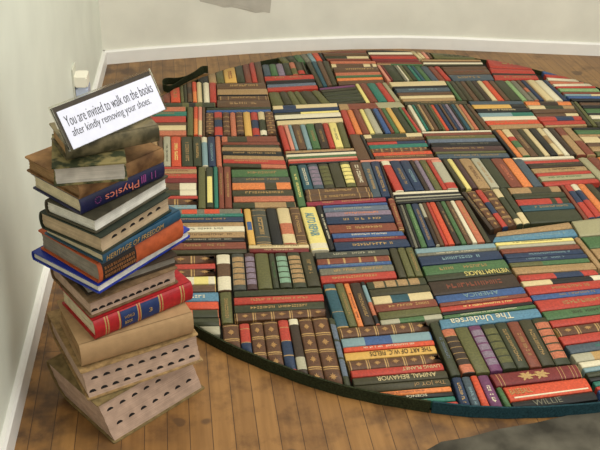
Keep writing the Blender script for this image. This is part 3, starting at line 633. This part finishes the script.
for k in range(10):
    a = k*math.pi/5; box(bm, W*.19+.007*math.cos(a)-.001, W*.19+.007*math.cos(a)+.001, -yb-.001, -yb+.004, t*.5+.007*math.sin(a)-.001, t*.5+.007*math.sin(a)+.001, f)
finish('spine_emblem', bm, pp, rt)
BW = mat('worn_brown_leather', (112, 78, 50), .7, .3, 22, .2, col2=(156, 118, 76), bump=.4)
hard_book('book', 'battered brown leather book on the Physics book, spine marbled and torn', .575, .034, (78.8, 199.6), (163, 162), (31, 184), 'front', BW, pg_brown, wl=.17)
MG = mat('mottled_blue_green_paper', (70, 76, 50), .7, .3, 35, .2, col2=(128, 116, 76), thr=(.42, .56))
hard_book('book', 'mottled-cover book with whitish page edges facing the camera near the top', .608, .041, (54, 187), (128, 181), (50, 150), 'back', MG, page_mat('dull_white_pages', (188, 180, 168)), wl=.15)
MB = mat('marbled_green_leather', (84, 78, 54), .55, .25, 26, .3, col2=(122, 110, 80), thr=(.4, .6), bump=.2)
rt, f, W, D, t, ex, ey, bulge = hard_book('book', 'old marbled green-grey leather book on top of the stack under the sign', .650, .036, (66, 160), (159, 141), (50, 130), 'front', MB, pg_brown, wl=.10)
# sign
zb0, ztop = .690, .80
bl, br_ = P(70, 152.3, zb0), P(167, 109.5, zb0)
ux = (br_-bl); wS = ux.length; ux.normalize()
# lean: find the height whose left edge is square to the bottom edge
best = None
for i in range(400):
    z = zb0+.0005*i; tlp = P(49, 107, z); d = (tlp-bl).normalized(); s_ = abs(d.dot(ux))
    if best is None or s_ < best[0]: best = (s_, z, tlp)
uy = (best[2]-bl); uy -= ux*uy.dot(ux); hS = uy.length; uy.normalize(); un = ux.cross(uy)
print('sign', wS, hS, best[:2], 'lean', math.degrees(math.asin(uy.z)))
sign = empty('sign_holder', bl); tag(sign, 'printed invitation sign in a clear plastic holder leaning on top of the stack', 'sign')
def sf(v): return ux*v.x+uy*v.y+un*v.z
plastic = bpy.data.materials.new('clear_plastic'); plastic.use_nodes = True
pb = plastic.node_tree.nodes['Principled BSDF']; pb.inputs['Roughness'].default_value = .12; pb.inputs['Transmission Weight'].default_value = 1; pb.inputs['IOR'].default_value = 1.2
pb.inputs['Base Color'].default_value = (.93, .93, .88, 1)
def rbox(name, x0, x1, y0, y1, z0, z1, m_, par):
    bm = bmesh.new(); box(bm, x0, x1, y0, y1, z0, z1, sf); bmesh.ops.bevel(bm, geom=bm.edges[:], offset=min(.0008, (z1-z0)*.3), segments=1); return finish(name, bm, m_, par)
rbox('plastic_sheet', 0, wS, 0, hS, -.0045, -.0025, plastic, sign)
rbox('dark_backing', .002, wS-.003, .004, hS*.955, -.0024, -.0012, mat('dark_card', (62, 54, 44), .6, .1), sign)
pw0, pw1, ph0, ph1 = .038*wS, .985*wS, .02*hS, .85*hS
rbox('paper', pw0, pw1, ph0, ph1, -.001, .0002, mat('white_paper', (222, 224, 240), .6, .02), sign)
paper = [c for c in sign.children if c.name.startswith('paper')][0]
ink = mat('black_ink', (20, 20, 24), .6)
bm = bmesh.new(); e_ = .0025
for x0, x1, y0, y1 in ((0, wS, 0, e_), (0, wS, hS-e_, hS), (0, e_, e_, hS-e_), (wS-e_, wS, e_, hS-e_)): box(bm, x0, x1, y0, y1, -.0024, .0012, sf)
finish('clear_edge', bm, plastic, sign)
put_text('You are invited to walk on the books', ux*(pw0+.035*wS)+uy*(hS*.49), ux, uy, wS*.87, hS*.225, ink, paper, thin=-.012)
put_text('after kindly removing your shoes.', ux*(pw0+.05*wS)+uy*(hS*.21), ux, uy, wS*.79, hS*.225, ink, paper, thin=-.012)
# ------------------------------------------------------------------ room
wallpx = [(60, 67.5), (104, 63.5), (150, 59.5), (200, 56), (250, 52.5), (300, 50), (350, 48.2), (400, 47.6), (450, 48.8), (500, 51), (550, 53), (600, 55)]
wp = [P(*p) for p in wallpx]
lp = [P(104, 63.5), P(42.7, 300), P(6.7, 450)]
dl = (lp[2]-lp[0]).normalized(); corner = lp[0]
xl = corner.x
wp = [corner]+wp[2:]
dr_ = (wp[-1]-wp[-3]).normalized(); wp.append(wp[-1]+dr_*1.5)
lpts = [corner, lp[1], lp[2], lp[2]+(lp[2]-lp[1]).normalized()*3.2]
def wall_mesh(name, pts, side, h0, h1, thick, m_, out=0, bev=0):
    bm = bmesh.new(); n = len(pts); nr = []
    for i in range(n):
        d = (pts[min(i+1, n-1)]-pts[max(i-1, 0)]).normalized(); nr.append(Vector((-d.y, d.x, 0))*side)
    prof = [(out, h0), (out, h1-bev), (out-bev, h1), (-thick, h1), (-thick, h0)] if bev else [(out, h0), (out, h1), (-thick, h1), (-thick, h0)]
    prev = None
    for p, q in zip(pts, nr):
        ring = [bm.verts.new(p-q*a+Vector((0, 0, z))) for a, z in prof]
        if prev:
            for j in range(len(prof)): bm.faces.new((prev[j], prev[(j+1) % len(prof)], ring[(j+1) % len(prof)], ring[j]))
        else: bm.faces.new(ring)
        prev = ring
    bm.faces.new(prev[::-1]); o = finish(name, bm, m_); o['kind'] = 'structure'; return o
wallm = mat('wall_paint', (224, 222, 208), .65, .035, 6, .25, bump=.05)
wm2 = mat('left_wall_paint', (224, 228, 214), .5, .03, 6, .3, bump=.05)
basem = mat('baseboard_gloss', (234, 232, 226), .35, .02, 10, .45)
wall_mesh('wall_back', wp, 1, 0, 2.6, .12, wallm)
wall_mesh('wall_left', lpts, -1, 0, 2.6, .12, wm2)
wall_mesh('baseboard_back', wp, 1, 0, .062, 0, basem, out=.016, bev=.006)
wall_mesh('baseboard_left', lpts, -1, 0, .062, 0, basem, out=.016, bev=.006)
# floor of narrow planks running away from the camera
M = bpy.data.materials.new('old_floorboards'); M.use_nodes = True; n, l = M.node_tree.nodes, M.node_tree.links; b = n['Principled BSDF']
tc = n.new('ShaderNodeTexCoord'); mp = n.new('ShaderNodeMapping'); mp.inputs['Rotation'].default_value = (0, 0, math.pi/2)
l.new(tc.outputs['Object'], mp.inputs['Vector'])
bk_ = n.new('ShaderNodeTexBrick'); bk_.inputs['Scale'].default_value = 1; bk_.inputs['Brick Width'].default_value = 1.7; bk_.inputs['Row Height'].default_value = .0505
bk_.inputs['Mortar Size'].default_value = .0011; bk_.inputs['Mortar Smooth'].default_value = .3; bk_.offset = .37
bk_.inputs['Color1'].default_value = lin((160, 117, 66)); bk_.inputs['Color2'].default_value = lin((138, 99, 56)); bk_.inputs['Mortar'].default_value = lin((84, 58, 36))
l.new(mp.outputs['Vector'], bk_.inputs['Vector'])
m2 = n.new('ShaderNodeMapping'); m2.inputs['Scale'].default_value = (60, 3.5, 1); l.new(tc.outputs['Object'], m2.inputs['Vector'])
g = n.new('ShaderNodeTexNoise'); g.inputs['Scale'].default_value = 1; g.inputs['Detail'].default_value = 6; l.new(m2.outputs['Vector'], g.inputs['Vector'])
gr_ = n.new('ShaderNodeValToRGB'); gr_.color_ramp.elements[0].position = .3; gr_.color_ramp.elements[1].position = .7; gr_.color_ramp.elements[0].color = (.62, .58, .52, 1)
l.new(g.outputs['Fac'], gr_.inputs['Fac'])
mx = n.new('ShaderNodeMix'); mx.data_type = 'RGBA'; mx.blend_type = 'MULTIPLY'; mx.inputs[0].default_value = .8
l.new(bk_.outputs['Color'], mx.inputs[6]); l.new(gr_.outputs['Color'], mx.inputs[7])
bl_ = n.new('ShaderNodeTexNoise'); bl_.inputs['Scale'].default_value = 7; bl_.inputs['Detail'].default_value = 5; bl_.inputs['Roughness'].default_value = .65; l.new(tc.outputs['Object'], bl_.inputs['Vector'])
br2 = n.new('ShaderNodeValToRGB'); br2.color_ramp.elements[0].position = .32; br2.color_ramp.elements[1].position = .5; br2.color_ramp.elements[0].color = (.42, .38, .36, 1)
l.new(bl_.outputs['Fac'], br2.inputs['Fac'])
mx2 = n.new('ShaderNodeMix'); mx2.data_type = 'RGBA'; mx2.blend_type = 'MULTIPLY'; mx2.inputs[0].default_value = .9
l.new(mx.outputs[2], mx2.inputs[6]); l.new(br2.outputs['Color'], mx2.inputs[7])
# far boards are duller, worn grey-brown
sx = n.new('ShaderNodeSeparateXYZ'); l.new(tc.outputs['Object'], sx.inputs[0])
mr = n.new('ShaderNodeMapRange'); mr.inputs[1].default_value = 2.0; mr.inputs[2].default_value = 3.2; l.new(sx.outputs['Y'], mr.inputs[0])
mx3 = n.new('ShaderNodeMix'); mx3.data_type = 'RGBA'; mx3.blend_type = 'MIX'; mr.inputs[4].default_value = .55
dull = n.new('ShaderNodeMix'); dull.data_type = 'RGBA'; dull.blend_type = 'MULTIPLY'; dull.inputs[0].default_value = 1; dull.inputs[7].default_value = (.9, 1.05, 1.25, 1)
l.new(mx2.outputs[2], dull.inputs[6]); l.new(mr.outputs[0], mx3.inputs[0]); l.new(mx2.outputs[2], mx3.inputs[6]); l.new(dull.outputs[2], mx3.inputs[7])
# ingrained dirt along the skirting and small dark stains
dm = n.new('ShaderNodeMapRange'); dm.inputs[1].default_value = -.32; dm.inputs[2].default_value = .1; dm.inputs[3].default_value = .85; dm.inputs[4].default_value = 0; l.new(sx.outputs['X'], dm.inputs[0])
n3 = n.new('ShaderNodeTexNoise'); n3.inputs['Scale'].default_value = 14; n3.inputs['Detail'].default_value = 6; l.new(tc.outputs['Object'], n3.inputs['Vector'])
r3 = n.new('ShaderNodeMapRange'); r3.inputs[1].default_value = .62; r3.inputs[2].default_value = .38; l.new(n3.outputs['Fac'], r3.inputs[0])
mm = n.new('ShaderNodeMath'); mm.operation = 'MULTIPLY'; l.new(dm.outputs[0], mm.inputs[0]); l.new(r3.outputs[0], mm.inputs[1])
n4 = n.new('ShaderNodeTexNoise'); n4.inputs['Scale'].default_value = 11; n4.inputs['Detail'].default_value = 1; l.new(tc.outputs['Object'], n4.inputs['Vector'])
r4 = n.new('ShaderNodeMapRange'); r4.inputs[1].default_value = .695; r4.inputs[2].default_value = .73; r4.inputs[4].default_value = .7; l.new(n4.outputs['Fac'], r4.inputs[0])
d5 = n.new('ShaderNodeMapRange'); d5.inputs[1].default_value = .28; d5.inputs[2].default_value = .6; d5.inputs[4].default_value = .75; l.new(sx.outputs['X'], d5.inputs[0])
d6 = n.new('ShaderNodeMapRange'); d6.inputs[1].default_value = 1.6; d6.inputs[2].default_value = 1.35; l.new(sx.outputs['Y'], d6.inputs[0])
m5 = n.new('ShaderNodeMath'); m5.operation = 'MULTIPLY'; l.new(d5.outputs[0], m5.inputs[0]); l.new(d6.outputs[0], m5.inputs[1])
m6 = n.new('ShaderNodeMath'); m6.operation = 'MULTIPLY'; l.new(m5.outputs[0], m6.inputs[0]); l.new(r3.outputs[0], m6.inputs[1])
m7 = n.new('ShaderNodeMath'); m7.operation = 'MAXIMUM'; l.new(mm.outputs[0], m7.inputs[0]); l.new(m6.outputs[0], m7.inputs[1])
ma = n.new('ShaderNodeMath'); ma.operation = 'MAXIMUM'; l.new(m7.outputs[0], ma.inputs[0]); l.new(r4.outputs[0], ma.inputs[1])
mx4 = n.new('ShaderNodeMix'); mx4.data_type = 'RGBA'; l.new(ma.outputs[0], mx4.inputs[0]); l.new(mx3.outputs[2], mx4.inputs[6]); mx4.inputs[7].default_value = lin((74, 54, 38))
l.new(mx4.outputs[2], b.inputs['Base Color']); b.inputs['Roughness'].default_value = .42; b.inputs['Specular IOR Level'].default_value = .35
bp = n.new('ShaderNodeBump'); bp.inputs['Strength'].default_value = .3; bp.inputs['Distance'].default_value = .002; bp.invert = True
l.new(bk_.outputs['Fac'], bp.inputs['Height']); l.new(bp.outputs['Normal'], b.inputs['Normal'])
bm = bmesh.new(); box(bm, -2.2, 4.2, -1.5, 4.2, -.05, 0); o = finish('floor', bm, M); o['kind'] = 'structure'
# grey stone floor beside the boards, lower right
gp_ = [(425, 452), (441, 443), (470, 438), (500, 430), (535, 424), (570, 416), (600, 409.5), (660, 398)]
pp_ = [P(*p)for p in gp_]; pts2 = [(p.x, p.y) for p in pp_]+[(2.4, pp_[-1].y-.05), (2.4, -.5), (.2, -.5)]
bm = bmesh.new(); prism(bm, pts2[::-1], .0002, .004)
o = finish('floor', bm, mat('grey_stone', (60, 56, 46), .7, .2, 9, .2, col2=(100, 95, 82), bump=.3)); o['kind'] = 'structure'
# thin ragged-edged patch on the back wall, greyer than the wall around it
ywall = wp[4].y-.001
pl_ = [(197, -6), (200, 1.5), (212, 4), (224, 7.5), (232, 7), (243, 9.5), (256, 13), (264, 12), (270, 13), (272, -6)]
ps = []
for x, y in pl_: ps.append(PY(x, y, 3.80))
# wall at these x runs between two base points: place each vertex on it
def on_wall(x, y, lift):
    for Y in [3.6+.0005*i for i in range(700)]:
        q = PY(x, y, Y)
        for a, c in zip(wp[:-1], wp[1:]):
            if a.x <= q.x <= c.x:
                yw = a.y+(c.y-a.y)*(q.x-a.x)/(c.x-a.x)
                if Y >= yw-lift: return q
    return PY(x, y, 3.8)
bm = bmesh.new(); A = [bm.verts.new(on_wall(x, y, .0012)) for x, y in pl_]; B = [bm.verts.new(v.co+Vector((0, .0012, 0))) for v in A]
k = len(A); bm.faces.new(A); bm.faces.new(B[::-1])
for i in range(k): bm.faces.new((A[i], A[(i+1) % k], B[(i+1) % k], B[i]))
o = finish('wall_patch_1', bm, mat('grey_patch', (186, 181, 168), .8, .04, 20, .1)); o['kind'] = 'structure'
# outlet with plug-in night light on left wall
def lw(x, y, out=0):        # point of the photograph on the left wall
    d = fw+cr*((x-300)/F_PX)-cu*((y-225)/F_PX)
    a = lpts[0]; q = lpts[1]; wd = (q-a).normalized(); nn = Vector((wd.y, -wd.x, 0)); 
    if nn.x < 0: nn = -nn
    a = a+nn*out; s = (a-Vector((0, 0, CH))).dot(nn)/d.dot(nn); return Vector((0, 0, CH))+d*s, wd, nn
c0, wd, nn = lw(74, 82); wd = -wd if wd.y > 0 else wd
print('outlet', c0)
pt = empty('wall_outlet', c0); tag(pt, 'white wall outlet with plugged-in night light behind the sign', 'outlet')
def of(v): return wd*v.x+Vector((0, 0, 1))*v.y+nn*v.z
def wb(name, x0, x1, y0, y1, z0, z1, m_, bev=.002, par=pt):
    bm = bmesh.new(); box(bm, x0, x1, y0, y1, z0, z1, of); bmesh.ops.bevel(bm, geom=bm.edges[:], offset=bev, segments=2); return finish(name, bm, m_, par)
wb('cover_plate', -.036, .036, -.058, .058, .0005, .006, mat('outlet_white', (206, 206, 190), .5, .01))
pg = wb('plug_body', -.032, .036, -.006, .03, .006, .05, mat('plug_cream', (240, 236, 218), .4, .01), .005)
wb('clear_shade', -.03, .032, -.052, -.008, .008, .05, mat('pale_blue_plastic', (188, 198, 220), .25, .05, 40, .5), .008, pg)
# ------------------------------------------------------------------ light
w = bpy.data.worlds.new('room_light'); S.world = w; w.use_nodes = True
w.node_tree.nodes['Background'].inputs[0].default_value = (1, .97, .9, 1); w.node_tree.nodes['Background'].inputs[1].default_value = .68
def area(name, loc, tgt, size, e, col):
    ld = bpy.data.lights.new(name, 'AREA'); ld.shape = 'RECTANGLE'; ld.size, ld.size_y = size; ld.energy = e; ld.color = col
    o = bpy.data.objects.new(name, ld); C.objects.link(o); o.location = loc
    o.rotation_euler = (Vector(tgt)-Vector(loc)).to_track_quat('-Z', 'Y').to_euler(); return o
area('ceiling_lamp', (1.2, 1.6, 2.9), (.8, 2.3, 0), (2.2, 2.2), 62, (1, .95, .85))
area('window_light', (3.2, -.6, 1.9), (0, 2.2, .3), (1.4, 1.6), 34, (.95, 1, .97))
S.view_settings.view_transform = 'Standard'; S.view_settings.look = 'None'; S.view_settings.gamma = 1; S.view_settings.use_curve_mapping = False
S.view_settings.exposure = 0
